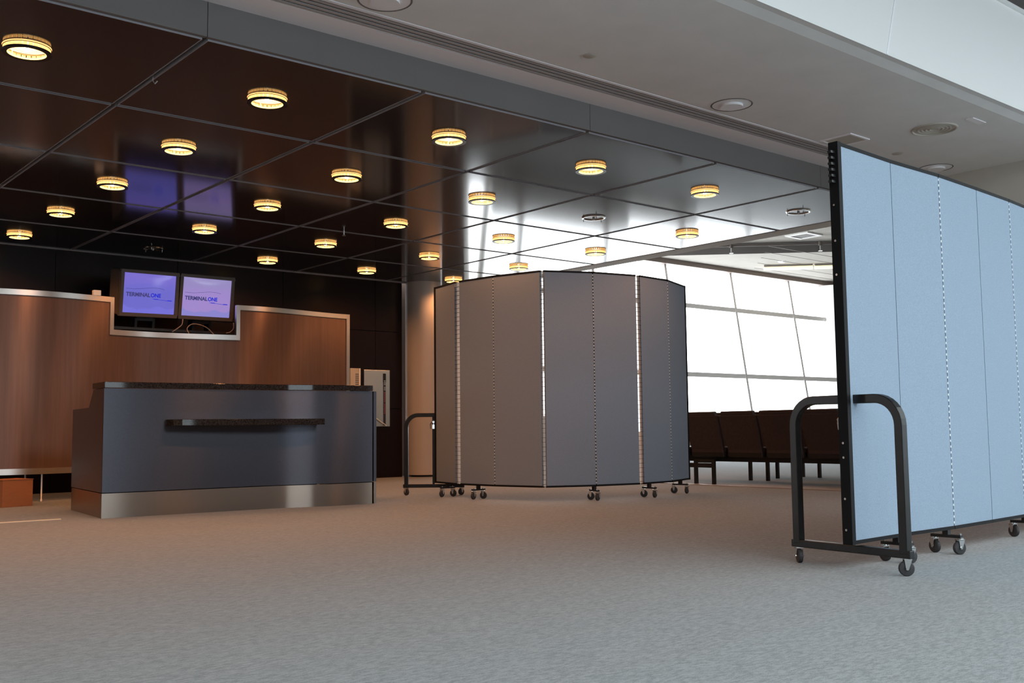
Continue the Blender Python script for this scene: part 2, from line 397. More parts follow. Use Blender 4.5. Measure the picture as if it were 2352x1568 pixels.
# ------------------------------------------------------------------ lounge window wall
def lean(z): return 15.95+.155*(z-.3)
w1 = setting('window_1')
WX = [12.75, 13.7, 16.2, 18.7, 21.2, 23.7, 25.3]; WZ = [.12, 1.95, 3.65, 4.72]
for x in WX:
    MB().bar((x, lean(0), 0), (x, lean(4.72), 4.72), .08, .12).build('mullion', 'mull', w1)
for z in WZ[:3]:
    for a, b in zip(WX, WX[1:]):
        MB().box(a+.03, b-.03, lean(z)-.05, lean(z)+.05, z-.055, z+.055).build('transom', 'mull', w1)
for a, b in zip(WX, WX[1:]):
    for z0, z1 in zip(WZ, WZ[1:]):
        MB().add([(a+.02, lean(z0), z0), (b-.02, lean(z0), z0), (b-.02, lean(z1), z1), (a+.02, lean(z1), z1),
                  (a+.02, lean(z0)+.01, z0), (b-.02, lean(z0)+.01, z0), (b-.02, lean(z1)+.01, z1), (a+.02, lean(z1)+.01, z1)],
                 [(0, 1, 2, 3), (7, 6, 5, 4), (0, 4, 5, 1), (1, 5, 6, 2), (2, 6, 7, 3), (3, 7, 4, 0)]).build('pane', 'glass', w1)
MB().box(12.6, 30, 16.42, 16.62, 4.62, 4.74).build('trim_9', 'trim', **ST)
MB().box(12.6, 30, 15.9, 16.0, 0, .1).build('trim_9', 'mull', **ST)
MB().box(12.75, 16.3, 15.45, 15.85, 0, .95).box(16.3, 18.6, 15.45, 15.85, 0, .6).build('added_sill', 'trim', **ST)  # sill boxes added behind the divider to cut the low window reflection
MB().box(26.4, 30, 16.0, 16.4, 0, 4.61).build('wall_window_side', 'white', **ST)
# rear windows, added out of view for daylight: frames with mullions and glass
for n, (a, b) in enumerate(REAR):
    w = setting('window_%d' % (n+2))
    k = max(1, round((b-a)/1.4))
    for i in range(k+1):
        x = a+(b-a)*i/k; MB().box(x-.03, x+.03, -7.15, -7.05, .25, 3.7).build('mullion', 'mull', w)
    MB().box(a, b, -7.14, -7.06, 2.2, 2.26).build('transom', 'mull', w)
    MB().box(a, b, -7.105, -7.095, .25, 3.7).build('pane', 'glass2', w)
w = setting('window_5')  # side window, likewise added out of view for daylight
for i in range(6):
    y = -6+7.6*i/5; MB().box(14.55, 14.65, y-.03, y+.03, .25, 3.7).build('mullion', 'mull', w)
MB().box(14.595, 14.605, -6, 1.6, .25, 3.7).build('pane', 'glass2', w)

# ------------------------------------------------------------------ columns
cl = thing('column', 'round satin grey-brown column standing at the right end of the dark back wall', 'column', (9.10, 13.0, 0))
MB().lathe((9.10, 13.0, 0), [(.285, .03), (.285, CZ)], 64).build('shaft', 'column', cl)
MB().lathe((9.10, 13.0, 0), [(.24, 0), (.24, .03), (.285, .03)], 48).build('base_ring', 'bmetal', cl)
c2_ = thing('column', 'white round column beside the bright lounge windows', 'column', (25.75, 16.45, 0))
MB().lathe((25.75, 16.45, 0), [(.56, .12), (.56, 4.61)], 48).build('shaft', 'white', c2_)
MB().lathe((25.75, 16.45, 0), [(.58, 0), (.58, .12), (.56, .12)], 48).build('base_ring', 'mull', c2_)

# ------------------------------------------------------------------ ring downlights
def ring_lamp(x, y, lit, label):
    hang = .040
    t = thing('ring_downlight', label, 'ceiling light', (x, y, CZ), 'ring downlights in the dark ceiling')
    c = (x, y, CZ)
    if lit:
        MB().lathe(c, [(.122, -.005), (.132, -.004), (.134, .001), (.122, .001)], 40).build('glass_ring', 'glow', t)
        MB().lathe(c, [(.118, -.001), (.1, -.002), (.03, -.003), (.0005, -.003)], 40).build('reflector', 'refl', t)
        # prismatic glass wall: short glowing lenses between thin dark gaps
        m = MB(); n = 28
        for k in range(n):
            a0 = 2*PI*(k+.10)/n; a1 = 2*PI*(k+.90)/n; r = .122
            p = [(x+r*math.cos(a), y+r*math.sin(a)) for a in (a0, a1)] + [(x+(r+.006)*math.cos(a), y+(r+.006)*math.sin(a)) for a in (a1, a0)]
            m.prism(p, CZ-.029, CZ-.010)
        m.build('prism_band', 'glow2', t, kind='stuff')
        MB().lathe((x, y, CZ-.012), [(.0005, -.016), (.014, -.012), (.018, 0), (.012, .009), (.0005, .010)], 16).build('bulb', 'bulb', t)
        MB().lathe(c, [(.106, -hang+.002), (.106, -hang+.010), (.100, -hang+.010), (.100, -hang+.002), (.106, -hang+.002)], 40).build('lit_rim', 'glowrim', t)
        MB().lathe(c, [(.106, -hang+.010), (.106, -hang), (.134, -hang), (.134, -hang+.010), (.106, -hang+.010)], 40).build('lower_ring', 'bmetal', t)
        MB().lathe(c, [(.128, -.0095), (.132, -.0095), (.132, -.0065), (.128, -.0065), (.128, -.0095)], 40).build('upper_ring', 'bmetal', t)
        for k in range(3):
            a = .5+2*PI*k/3+x
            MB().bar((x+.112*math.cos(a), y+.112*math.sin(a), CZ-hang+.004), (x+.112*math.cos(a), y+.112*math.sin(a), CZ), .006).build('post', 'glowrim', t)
        lamp_light(x, y)
    else:
        MB().lathe(c, [(.104, -.004), (.112, -.012), (.124, -.012), (.130, 0)], 40).build('trim_ring', 'chrome', t)
        MB().lathe(c, [(.104, -.002), (.0005, -.002)], 32).build('reflector', 'offglass', t)
        MB().lathe(c, [(.0005, -.03), (.012, -.026), (.014, -.002)], 14).build('bulb', 'offglass', t)
        for k in range(3):
            a = 2*PI*k/3
            MB().bar((x+.112*math.cos(a), y+.112*math.sin(a), CZ-.04), (x+.112*math.cos(a), y+.112*math.sin(a), CZ), .005).build('post', 'chrome', t)
    return t
ROW = ['front row next to the grey bulkhead', 'second row from the front', 'middle row', 'fourth row from the front', 'rearmost row near the dark wall']
ORD = ['first', 'second', 'third', 'fourth', 'fifth', 'sixth']
for j in range(5):
    for i in range(6):
        x = 0.832+S*(i+.5); y = GY[j]+S/2
        if j > 0 and i == 0:
            lamp_light(x, y); continue  # bare light added left of the view, no fixture built
        n = i if j == 0 else i-1
        lit = not ((i, j) in ((4, 1), (2, 4), (5, 0)))
        ring_lamp(x, y, lit, ('glowing' if lit else 'flat chrome-rimmed') + ' ring downlight, %s from left in the %s' % (ORD[n], ROW[j]))
for j in range(5): lamp_light(0.832-S*.5, GY[j]+S/2)  # further bare lights added out of view, without fixtures

# ------------------------------------------------------------------ plaster ceiling fittings
def can(x, y, label):
    t = thing('recessed_downlight', label, 'ceiling light', (x, y, ZN), 'white recessed downlights')
    MB().lathe((x, y, ZN), [(.148, -.001), (.155, -.005), (.160, -.001)], 40).build('trim_ring', 'fascia', t)
    MB().lathe((x, y, ZN), [(.148, -.0015), (.11, -.003), (.085, -.004)], 40).build('reflector', 'lampwhite', t)
    MB().lathe((x, y, ZN), [(.085, -.004), (.085, -.022), (.0005, -.022)], 32).build('lamp_can', 'lampwhite', t)
can(3.14, 4.86, 'white recessed round downlight cut by the top edge of the picture')
can(6.285, 4.85, 'white recessed round downlight in the middle of the pale ceiling')
can(9.43, 4.87, 'white recessed round downlight above the top of the light blue screen')
t = thing('ceiling_speaker', 'large round grilled ceiling speaker in the pale ceiling at the right', 'speaker', (8.16, 4.21, ZN))
for r in (.185, .14, .11, .08, .05):
    MB().lathe((8.16, 4.21, ZN), [(r-.02, 0), (r-.014, -.012 if r > .15 else -.007), (r-.004, -.010 if r > .15 else -.006), (r, 0)], 40).build('grille_ring', 'beige', t)
MB().lathe((8.16, 4.21, ZN), [(.165, -.001), (.0005, -.001)], 40).build('grille_plate', 'beige', t)
for (x, y, r, lb) in ((4.69, 4.77, .047, 'small flat round cover disc in the pale ceiling, left of the downlight'), (8.64, 4.82, .05, 'small flat round cover disc just above the light blue screen')):
    o = MB().lathe((x, y, ZN), [(.0005, -.006), (r*.8, -.006), (r, -.001)], 24).build('cover_disc', 'beige')
    o['label'] = lb; o['category'] = 'cover disc'
t = thing('access_panel', 'square beige access panel in the pale ceiling at the screen top', 'access panel', (7.85, 4.86, ZN))
MB().box(7.70, 8.0, 4.71, 4.73, ZN-.01, ZN).box(7.70, 8.0, 4.99, 5.01, ZN-.01, ZN).box(7.70, 7.72, 4.73, 4.99, ZN-.01, ZN).box(7.98, 8.0, 4.73, 4.99, ZN-.01, ZN).build('frame', 'plaster2', t)
MB().box(7.722, 7.978, 4.732, 4.988, ZN-.005, ZN).build('door', 'beige', t)
o = MB().box(8.10, 8.32, 3.85, 3.91, ZN-.006, ZN).build('slot_vent', 'plaster2'); o['label'] = 'small thin rectangular slot vent near the ceiling edge at right'; o['category'] = 'vent'

# lounge ceiling fittings
t = thing('fluorescent_light', 'long warm glowing fluorescent tube fitting on the lounge ceiling', 'ceiling light', (21.5, 15.6, 4.5))
q0 = Vector((21.45, 15.70)); qd = Vector((.70, -.71)).normalized()
for k in range(4):
    a = q0+qd*(k*1.25); b = a+qd*1.2
    MB().tube([(a.x, a.y, 4.66), (b.x, b.y, 4.66)], .05, 10).build('tube', 'fluor', t)
    MB().bar((a.x, a.y, 4.71), (b.x, b.y, 4.72), .09, .04).build('housing', 'loungeceil', t)
t = thing('sprinkler_pipe', 'thin dark sprinkler pipe under the lounge ceiling', 'pipe', (18.3, 15.4, 4.8))
a = Vector((17.6, 16.1)); b = Vector((23.5, 10.1)); dv = (b-a).normalized()
MB().tube([(a.x, a.y, 4.83), (b.x, b.y, 4.83)], .022, 8).build('pipe', 'grayplastic', t)
for k in (1.9, 3.9, 5.9):
    p = a+dv*k
    MB().lathe((p.x, p.y, 4.83), [(.045, -.05), (.045, .05)], 10).build('fitting', 'grayplastic', t)
    MB().lathe((p.x, p.y, 4.66), [(.0005, 0), (.05, 0), (.012, .03), (.012, .17)], 12).build('sprinkler_head', 'sprink', t)
t = thing('square_vent', 'small square white-framed air vent in the lounge ceiling', 'vent', (19.3, 13.1, 5.0))
vx, vy = 19.9, 13.45
MB().box(vx-.3, vx+.3, vy-.3, vy-.22, 4.97, 5).box(vx-.3, vx+.3, vy+.22, vy+.3, 4.97, 5).box(vx-.3, vx-.22, vy-.22, vy+.22, 4.97, 5).box(vx+.22, vx+.3, vy-.22, vy+.22, 4.97, 5).build('frame', 'white', t)
MB().box(vx-.22, vx+.22, vy-.22, vy+.22, 4.985, 5).build('grille', 'fascia', t)
o = MB().lathe((21.3, 15.05, 4.74), [(.0005, -.03), (.07, -.03), (.1, 0)], 20).build('smoke_detector', 'white'); o['label'] = 'tiny round white detector beside the glowing lounge tube light'; o['category'] = 'detector'
for (x, y, lb) in ((6.4, 11.1, 'small pale sprinkler head hanging below the dark ceiling, near the column reflection'),):
    o = MB().lathe((5.93, 10.03, CZ), [(.0005, -.06), (.022, -.058), (.008, -.045), (.008, .05)], 12).build('fire_sprinkler', 'sprink'); o['label'] = lb; o['category'] = 'sprinkler'
o = MB().tube([(2.36, 6.35, CZ+.05), (2.36, 6.35, CZ-.02), (2.37, 6.34, CZ-.04), (2.385, 6.34, CZ-.02)], .004, 6).build('wire_hook', 'sprink'); o['label'] = 'tiny wire hook hanging in the open ceiling joint at upper left'; o['category'] = 'hook'

# ------------------------------------------------------------------ casters and dividers
def caster_meshes(r):
    wh = MB().lathe((0, -.011, 0), [(.0005, 0), (r*.35, 0), (r*.4, -.002), (r*.9, .0), (r, .004), (r, .018), (r*.9, .022), (r*.4, .024), (r*.35, .022), (.0005, .022)], 20, False, 'y')
    fk = MB()
    for s in (-1, 1):
        y = s*.016
        fk.add([(-.012, y, .01+r*.9), (.012+r*.3, y, .01+r*.9), (.006, y, -.006), (-.006, y, -.006)] + [(-.012, y+s*.003, .01+r*.9), (.012+r*.3, y+s*.003, .01+r*.9), (.006, y+s*.003, -.006), (-.006, y+s*.003, -.006)],
               [(0, 1, 2, 3), (7, 6, 5, 4), (0, 4, 5, 1), (1, 5, 6, 2), (2, 6, 7, 3), (3, 7, 4, 0)])
    fk.box(-.012, .012+r*.3, -.019, .019, .008+r*.9, .014+r*.9)
    fk.lathe((r*.25, 0, .014+r*.9), [(.016, 0), (.016, .008), (.006, .008), (.006, .03)], 12)
    fk.lathe((0, -.022, 0), [(.0005, 0), (.007, 0), (.007, .044), (.0005, .044)], 10, False, 'y')
    return wh, fk
def raw_mesh(mb, name, m):
    me = bpy.data.meshes.new(name); me.from_pydata(mb.v, [], mb.f); me.materials.append(MT[m])
    bm = bmesh.new(); bm.from_mesh(me); bmesh.ops.recalc_face_normals(bm, faces=bm.faces); bm.to_mesh(me); bm.free(); return me
CR = .036
wmb, fmb = caster_meshes(CR)
WM, FM = raw_mesh(wmb, 'caster_wheel', 'rubber'), raw_mesh(fmb, 'caster_fork', 'chrome')
def caster(x, y, ang, part):
    o0 = Vector((0, 0, 0)); q = part
    while q is not None: o0 += q.location; q = q.parent
    for nm, me in (('caster_wheel', WM), ('caster_fork', FM)):
        o = bpy.data.objects.new(nm, me); COL.objects.link(o); o.parent = part
        o.location = Vector((x, y, CR)) - o0; o.rotation_euler = (0, 0, ang)

def divider(name, label, pts, z0, z1, feet, ends, seams, caster_ang, fab='fabL', plain=()):
    root = thing(name, label, 'room divider', (pts[0][0], pts[0][1], 0))
    T = .04; e = .018
    for i in range(len(pts)-1):
        p, q = Vector(pts[i]), Vector(pts[i+1]); d = (q-p).normalized()
        ga = seams.get(i, .001 if i in plain else .004) if i else 0; gb = seams.get(i+1, .001 if i+1 in plain else .004) if i+1 < len(pts)-1 else 0
        p = p + d*ga/2; q = q - d*gb/2
        fb = MB().obox(p+d*.003, q-d*.003, T, z0+e, z1-e).build('panel', fab, root)
        MB().obox(p, q, T+.006, z1-e, z1).build('top_rail', 'rail', fb)
        MB().obox(p, q, T+.006, z0, z0+e).build('bottom_rail', 'rail', fb)
        if i == 0: MB().obox(p-d*.03, p+d*.003, T+.012, z0-.001, z1+.001).build('edge_rail', 'rail', fb)
        if i == len(pts)-2: MB().obox(q-d*.003, q+d*.03, T+.012, z0-.001, z1+.001).build('edge_rail', 'rail', fb)
    for i in range(1, len(pts)-1):
        w = seams.get(i, .004); p = Vector(pts[i]); d = (Vector(pts[i+1])-Vector(pts[i-1])).normalized(); n = Vector((-d.y, d.x))
        MB().obox(p-d*(w/2+.002), p+d*(w/2+.002), .004, z0+.01, z1-.01).build('hinge_strip', 'hinge', root)
        if i in plain: continue
        m = MB(); k = 0; z = z0+.03; s = -1 if n.dot(-p) < 0 else 1   # on the hall side: dark clips, white nubs painted as light through perforations
        step = .045 if w > .012 else .032
        while z < z1-.03:
            c = p + n*s*(T/2-.004)
            hw = .0030 if w < .012 else w*.5+.004
            m.obox(c-d*hw, c+d*hw, .012, z, z+(.012 if w < .012 else .003))
            z += step
        m.build('clip_light_dot', 'nub' if w < .012 else 'bmetal', root, kind='stuff')  # white nubs stand in for light through the seam; dark ones are clips
    for (x, y, dx, dy) in feet:
        d = Vector((dx, dy)).normalized(); n = Vector((-d.y, d.x)); c = Vector((x, y))
        m = MB().box(x-.016, x+.016, y-.016, y+.016, .10, z0+.005)
        m.obox(c-n*.085, c+n*.085, .03, .088, .104)
        ft = m.build('caster_foot', 'bmetal', root)
        for s in (-1, 1):
            k = c+n*s*.07; caster(k.x, k.y, caster_ang+s*.9, ft)
    for (a, b, zt, side) in ends:
        a, b = Vector(a), Vector(b); d = (b-a).normalized(); R = .13
        path = [(a.x, a.y, .10)]
        for k in range(9):
            t = PI/2*k/8; path.append((a.x+d.x*R*(1-math.cos(t)), a.y+d.y*R*(1-math.cos(t)), zt-R+R*math.sin(t)))
        for k in range(9):
            t = PI/2*(1-k/8); path.append((b.x-d.x*R*(1-math.cos(t)), b.y-d.y*R*(1-math.cos(t)), zt-R+R*math.sin(t)))
        path.append((b.x, b.y, .10))
        fr = MB().tube(path, 0, sq=(.042, .044), frame=(-d.y, d.x, 0)).build('end_frame', 'bmetal', root, bevel=.004)
        MB().obox(a-d*.035, b+d*.035, .04, .082, .12).build('base_bar', 'bmetal', fr, bevel=.004)
        # brace post carrying the hinge rail of the first panel, and the chrome latch
        mp = (a+b)/2
        MB().obox(mp-d*.012, mp+d*.012, .03, .11, zt-.02).build('hinge_post', 'bmetal', fr)
        lp = mp - mp.normalized()*.035; lq = Vector((-mp.normalized().y, mp.normalized().x))
        lt = MB().obox(lp-lq*.012, lp+lq*.012, .03, zt-.15, zt-.07).cyl((lp.x, lp.y, zt-.105), .021, .022, 14, 'z')
        lt.tube([(lp.x+lq.x*.03, lp.y+lq.y*.03, zt-.15), (lp.x+lq.x*.034, lp.y+lq.y*.034, zt-.10), (lp.x, lp.y, zt-.06), (lp.x-lq.x*.034, lp.y-lq.y*.034, zt-.09)], .006, 8)
        lt.build('latch', 'chrome', fr)
        caster(a.x, a.y, caster_ang+.5, fr); caster(b.x, b.y, caster_ang-1.2, fr)
    return root, T
LP = [(6.55, 9.10), (6.46, 8.60), (6.52, 8.07), (6.68, 7.52), (7.15, 7.30), (7.68, 7.19), (8.18, 7.24), (8.69, 7.45)]
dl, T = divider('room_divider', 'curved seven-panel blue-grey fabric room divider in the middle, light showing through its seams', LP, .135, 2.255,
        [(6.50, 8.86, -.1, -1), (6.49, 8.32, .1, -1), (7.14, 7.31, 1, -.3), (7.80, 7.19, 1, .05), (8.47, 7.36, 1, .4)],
        [((6.33, 9.38), (6.77, 8.98), .865, 1)], {1: .075, 3: .028, 5: .052}, 1.2, 'fabShade')
RP = [(4.52, 2.85), (5.04, 2.875), (5.55, 2.875), (6.05, 2.90), (6.54, 2.93), (7.05, 2.98), (7.55, 3.05), (8.05, 3.15)]
dr, T = divider('room_divider', 'bright light blue fabric room divider at the right with white dotted seams', RP, .13, 2.12,
        [(4.98, 2.872, 1, 0), (5.50, 2.876, 1, 0), (6.60, 2.937, 1, .1), (7.6, 3.06, 1, .2)],
        [((4.61, 3.21), (4.555, 2.585), .835, 1)], {}, .4, plain=(1, 3, 5))
# bolts along the free black edge of the right divider
for z in (.2, .35, .55, .62, 1.45, 1.62, 1.8):
    MB().cyl((4.482, 2.85, z), .006, .012, 8, 'x').build('bolt', 'chrome', dr)
for z in (2.06, 2.03, 2.0, 1.97, 1.94, 1.91):
    MB().box(4.455, 4.49, 2.838, 2.858, z, z+.012).build('hinge_knuckle', 'bmetal', dr)

# ------------------------------------------------------------------ check-in desk
def catmull(P, n):
    out = []
    Q = [Vector(P[0])*2-Vector(P[1])]+[Vector(p) for p in P]+[Vector(P[-1])*2-Vector(P[-2])]
    for i in range(1, len(Q)-2):
        for k in range(n):
            t = k/n; a, b, c, d = Q[i-1:i+3]
            out.append(.5*((2*b)+(c-a)*t+(2*a-5*b+4*c-d)*t*t+(3*b-a-3*c+d)*t**3))
    out.append(Q[-2]); return out
FR = [(2.925, 8.848)]      # front line: straight at both ends, swinging forward near the right third
for k in range(96):
    t = (k+.5)/96; FR.append((2.925+2.475*(k+1)/96, FR[-1][1]+2.475/96*(-.052-.25*math.exp(-((t-.72)/.12)**2))))
desk = thing('check_in_desk', 'long blue-grey check-in desk with black granite counter and steel kick plate', 'desk', (4.1, 9.3, 0))
def offset(pts, d):
    out = []
    for i, p in enumerate(pts):
        a = Vector(pts[max(i-1, 0)]); b = Vector(pts[min(i+1, len(pts)-1)]); t = (b-a).normalized(); out.append((p[0]-t.y*d, p[1]+t.x*d))
    return out
def wall_curve(mb, pts, d0, d1, z0, z1, mi=0):
    A = offset(pts, d0); B = offset(pts, d1); n = len(pts)
    for z, zz in ((z0, z1),):
        vs = [(x, y, z0) for x, y in A]+[(x, y, z1) for x, y in A]+[(x, y, z0) for x, y in B]+[(x, y, z1) for x, y in B]
        fs = []
        for i in range(n-1):
            fs += [(i, i+1, n+i+1, n+i)]
        mb.add(vs, fs, True, mi)
        fs = []
        for i in range(n-1): fs += [(2*n+i, 3*n+i, 3*n+i+1, 2*n+i+1)]
        mb.add(vs, fs, True, mi)
        fs = [(n+i, n+i+1, 3*n+i+1, 3*n+i) for i in range(n-1)]+[(i, 2*n+i, 2*n+i+1, i+1) for i in range(n-1)]
        fs += [(0, n, 3*n, 2*n), (n-1, 2*n+n-1, 3*n+n-1, 2*n-1)]
        mb.add(vs, fs, False, mi)
    return mb
wall_curve(MB(), FR, 0, .03, .212, 1.085).build('front_panel', 'lam', desk)
wall_curve(MB(), FR, .006, .03, 0, .205).build('kick_plate', 'kick', desk)
wall_curve(MB(), FR, -.012, .36, 1.088, 1.14).build('counter_top', 'granite', desk, bevel=.003)
# left end: stepped side board (tall at the front, lower at the back)
def side(xf, yf, xb, yb, th, nm):
    d = Vector((xb-xf, yb-yf)); L = d.length; d.normalize(); n = Vector((-d.y, d.x))
    prof = [(0.005, .212), (L, .212), (L, .93), (.56, .935), (.40, 1.085), (0.005, 1.085)]
    vs = []
    for s in (0, th):
        for u, z in prof: vs.append((xf+d.x*u-n.x*s, yf+d.y*u-n.y*s, z))
    k = len(prof)
    MB().add(vs, [tuple(range(k)), tuple(range(2*k-1, k-1, -1))]+[(i, (i+1) % k, k+(i+1) % k, k+i) for i in range(k)]).build(nm, 'lam', desk)
    vs = [(xf+d.x*u-n.x*s, yf+d.y*u-n.y*s, z) for s in (0.003, th) for u, z in ((0.008, 0), (L, 0), (L, .205), (0.008, .205))]
    MB().add(vs, [(0, 1, 2, 3), (7, 6, 5, 4), (0, 4, 5, 1), (1, 5, 6, 2), (2, 6, 7, 3), (3, 7, 4, 0)]).build('kick_plate', 'kick', desk)
side(2.925, 8.85, 3.05, 10.08, .03, 'side_panel')
side(5.425, 8.60, 5.50, 9.8, .03, 'side_panel')
FB = [(3.08, 9.40), (5.36, 9.15), (5.47, 9.78), (3.09, 10.06)]
MB().prism(FB, .90, .932).build('work_surface', 'granite', desk)
MB().prism([(3.09, 10.02), (5.44, 9.74), (5.45, 9.77), (3.09, 10.05)], .05, .90).build('back_panel', 'lam', desk)
# granite package shelf on the front
SH = [p for p in FR if 3.44 <= p[0] <= 4.84]
m = MB(); A = SH; n_ = len(SH); Bp = []
for i, p in enumerate(SH):
    t = i/(n_-1); e0, e1 = SH[0], SH[-1]; dp = .15*min(1, t/.05)**.5+.03; Bp.append((e0[0]+(e1[0]-e0[0])*t-.02*t, e0[1]+(e1[1]-e0[1])*t-dp))
m.prism(A+Bp[::-1], .765, .82)
m.build('ledge_shelf', 'granite', desk, bevel=.003)
o = MB().add([(3.12, 9.42, .936), (3.22, 9.36, .936), (3.20, 9.50, .936), (3.12, 9.44, .985), (3.10, 9.42, .937)], [(0, 1, 2), (0, 1, 3), (1, 2, 3), (2, 0, 3)]).build('paper_sheet', 'paper')
o['label'] = 'small curled cream sheet of paper on the low rear part of the desk'; o['category'] = 'paper'

# ------------------------------------------------------------------ wavy wood wall
ww = thing('wavy_partition', 'wavy copper-brown wood partition edged in steel, standing on thin legs behind the desk', 'partition', (4.0, 11.65, 0))
def wy(x): return 11.63-.085*math.cos(2*PI*(x-3.17)/2.5)
def wpts(a, b): 
    n = max(2, int((b-a)/.07)); return [(a+(b-a)*k/n, wy(a+(b-a)*k/n)) for k in range(n+1)]
NL, NR, X0, X1 = 3.90, 5.40, .6, 6.97
ZB, ZT, ZNB = .35, 2.165, 1.80
for a, b, z0, z1 in ((X0, NL, ZB, ZT), (NL, NR, ZB, ZNB), (NR, X1, ZB, ZT)):
    wall_curve(MB(), wpts(a, b), 0, .04, z0, z1).build('veneer_panel', 'wood', ww)
for a, b, z0, z1 in ((X0, NL, ZT, ZT+.058), (NL, NR, ZNB, ZNB+.06), (NR, X1, ZT, ZT+.058), (X0, X1, ZB-.062, ZB)):
    wall_curve(MB(), wpts(a, b), -.012, .052, z0, z1).build('steel_edge', 'steel', ww)
for x, z0, z1 in ((NL-.005, ZNB, ZT+.058), (NR-.04, ZNB, ZT+.058), (X1-.005, ZB-.062, ZT+.058)):
    wall_curve(MB(), wpts(x, x+.045), -.012, .052, z0, z1).build('steel_edge', 'steel', ww)
for x in (1.0, 2.1, 3.20, 4.3, 5.4, 6.5):
    for off in (.0, .62):
        MB().lathe((x, wy(x)+.02+off, 0), [(.0005, 0), (.018, 0), (.018, .02), (.010, .03), (.010, .29)], 12).build('leg', 'steel', ww)
    MB().box(x-.01, x+.01, wy(x)+.02, wy(x)+.64, .285, .30).build('outrigger', 'steel', ww)
o = MB().box(3.70, 3.78, 11.60, 11.66, ZT+.0585, ZT+.118).build('junction_box', 'nub', bevel=.004); o['label'] = 'small pale grey box on top of the partition, left of the monitors'; o['category'] = 'electrical box'

# ------------------------------------------------------------------ monitors
def monitor(cx, cyy, cz, roll, smat, label):
    """CRT monitor, front face towards -Y, tilted down; built in local axes, then turned as a whole"""
    t = thing('crt_monitor', label, 'monitor', (cx, cyy, cz), 'monitors above the desk')
    w, h = .345, .275
    def lb(mb, name, m, par, bevel=0, **k):
        me = bpy.data.meshes.new(name); me.from_pydata(mb.v, [], mb.f); me.materials.append(MT[m])
        bm = bmesh.new(); bm.from_mesh(me); bmesh.ops.remove_doubles(bm, verts=bm.verts, dist=1e-5); bmesh.ops.recalc_face_normals(bm, faces=bm.faces); bm.to_mesh(me); bm.free()
        o = bpy.data.objects.new(name, me); COL.objects.link(o); o.parent = par
        if bevel:
            b = o.modifiers.new('bevel', 'BEVEL'); b.width = bevel; b.segments = 2; b.limit_method = 'ANGLE'
        return o
    m = MB(); b = .038
    for a in ((-w, w, h-b, h), (-w, w, -h, -h+b*1.2), (-w, -w+b, -h+b*1.2, h-b), (w-b, w, -h+b*1.2, h-b)):
        m.box(a[0], a[1], -.03, .04, a[2], a[3])
    lb(m, 'bezel', 'grayplastic', t, .006)
    m = MB()   # housing tapering to the back
    vs = [(sx*w*.97, .04, sz*h*.97) for sx, sz in ((-1, -1), (1, -1), (1, 1), (-1, 1))]+[(sx*w*.95, .40, sz*h*.95) for sx, sz in ((-1, -1), (1, -1), (1, 1), (-1, 1))]+[(sx*w*.7, .50, sz*h*.7-.02) for sx, sz in ((-1, -1), (1, -1), (1, 1), (-1, 1))]
    m.add(vs, [(0, 1, 2, 3), (11, 10, 9, 8)]+[(i, (i+1) % 4, 4+(i+1) % 4, 4+i) for i in range(4)]+[(4+i, 4+(i+1) % 4, 8+(i+1) % 4, 8+i) for i in range(4)])
    lb(m, 'housing', 'grayplastic', t, .01)
    m = MB(); n = 12; sw, sh, zc = w-b, h-b*1.1, b*.1    # slightly bulged tube face
    vs = []
    for j in range(n+1):
        for i in range(n+1):
            u, v = i/n*2-1, j/n*2-1; vs.append((u*sw, -.012-.014*(1-u*u)*(1-v*v)**.5 if abs(v) < 1 else -.012, v*sh+zc))
    m.add(vs, [(j*(n+1)+i, j*(n+1)+i+1, (j+1)*(n+1)+i+1, (j+1)*(n+1)+i) for j in range(n) for i in range(n)], True)
    sc_ = lb(m, 'display', smat, t)
    for p in sc_.data.polygons: p.use_smooth = True
    def txt(s, x, z, size, m_, wd=1.0):
        cu = bpy.data.curves.new('lettering', 'FONT'); cu.body = s; cu.size = size; cu.extrude = .0008; cu.offset = .0022
        tmp = bpy.data.objects.new('tmp', cu); COL.objects.link(tmp); dg = bpy.context.evaluated_depsgraph_get(); dg.update()
        me = bpy.data.meshes.new_from_object(tmp.evaluated_get(dg)); me.name = 'lettering'; bpy.data.objects.remove(tmp); bpy.data.curves.remove(cu)
        me.materials.clear(); me.materials.append(MT[m_]); o = bpy.data.objects.new('lettering', me); COL.objects.link(o); o.parent = sc_
        o.location = (x, -.031, z); o.rotation_euler = (PI/2, 0, 0); o.scale = (wd, 1, 1); return o
    for s_, x_, wd_, m_ in (('TERMINAL', -.280, .285, 'logo1'), ('ONE', .008, .122, 'logo2')):
        o = txt(s_, x_, -.035, .064, m_)
        xs_ = [v.co.x for v in o.data.vertices]; o.scale = (wd_/(max(xs_)-min(xs_)), 1, 1)
    m = MB().tube([(-.285, -.030, .052), (-.18, -.032, .050), (-.08, -.033, .062), (.03, -.033, .075), (.12, -.032, .072), (.17, -.031, .06)], .0016, 6)
    lb(m, 'swoosh', 'logo1', sc_)
    m = MB().tube([(.03, -.032, -.055), (.12, -.032, -.062), (.20, -.030, -.068), (.27, -.027, -.068)], .0022, 6).box(.21, .262, -.031, -.027, -.072, -.062).box(.05, .10, -.033, -.031, -.062, -.053)
    lb(m, 'tagline', 'logo2', sc_)
    t.rotation_euler = (math.radians(9), roll, 0)
    # mount: black yoke down to the shelf behind the notch
    m = MB(); m.box(-.10, .10, .08, .22, -h-.05, -h+.01); m.box(-.12, -.09, .08, .22, -h-.14, -h-.02); m.box(.09, .12, .08, .22, -h-.14, -h-.02)
    lb(m, 'yoke', 'bmetal', t)
    return t
monitor(4.47, 12.02, 2.34, -.012, 'scr1', 'left of two monitors, blue screen with dark and blue lettering')
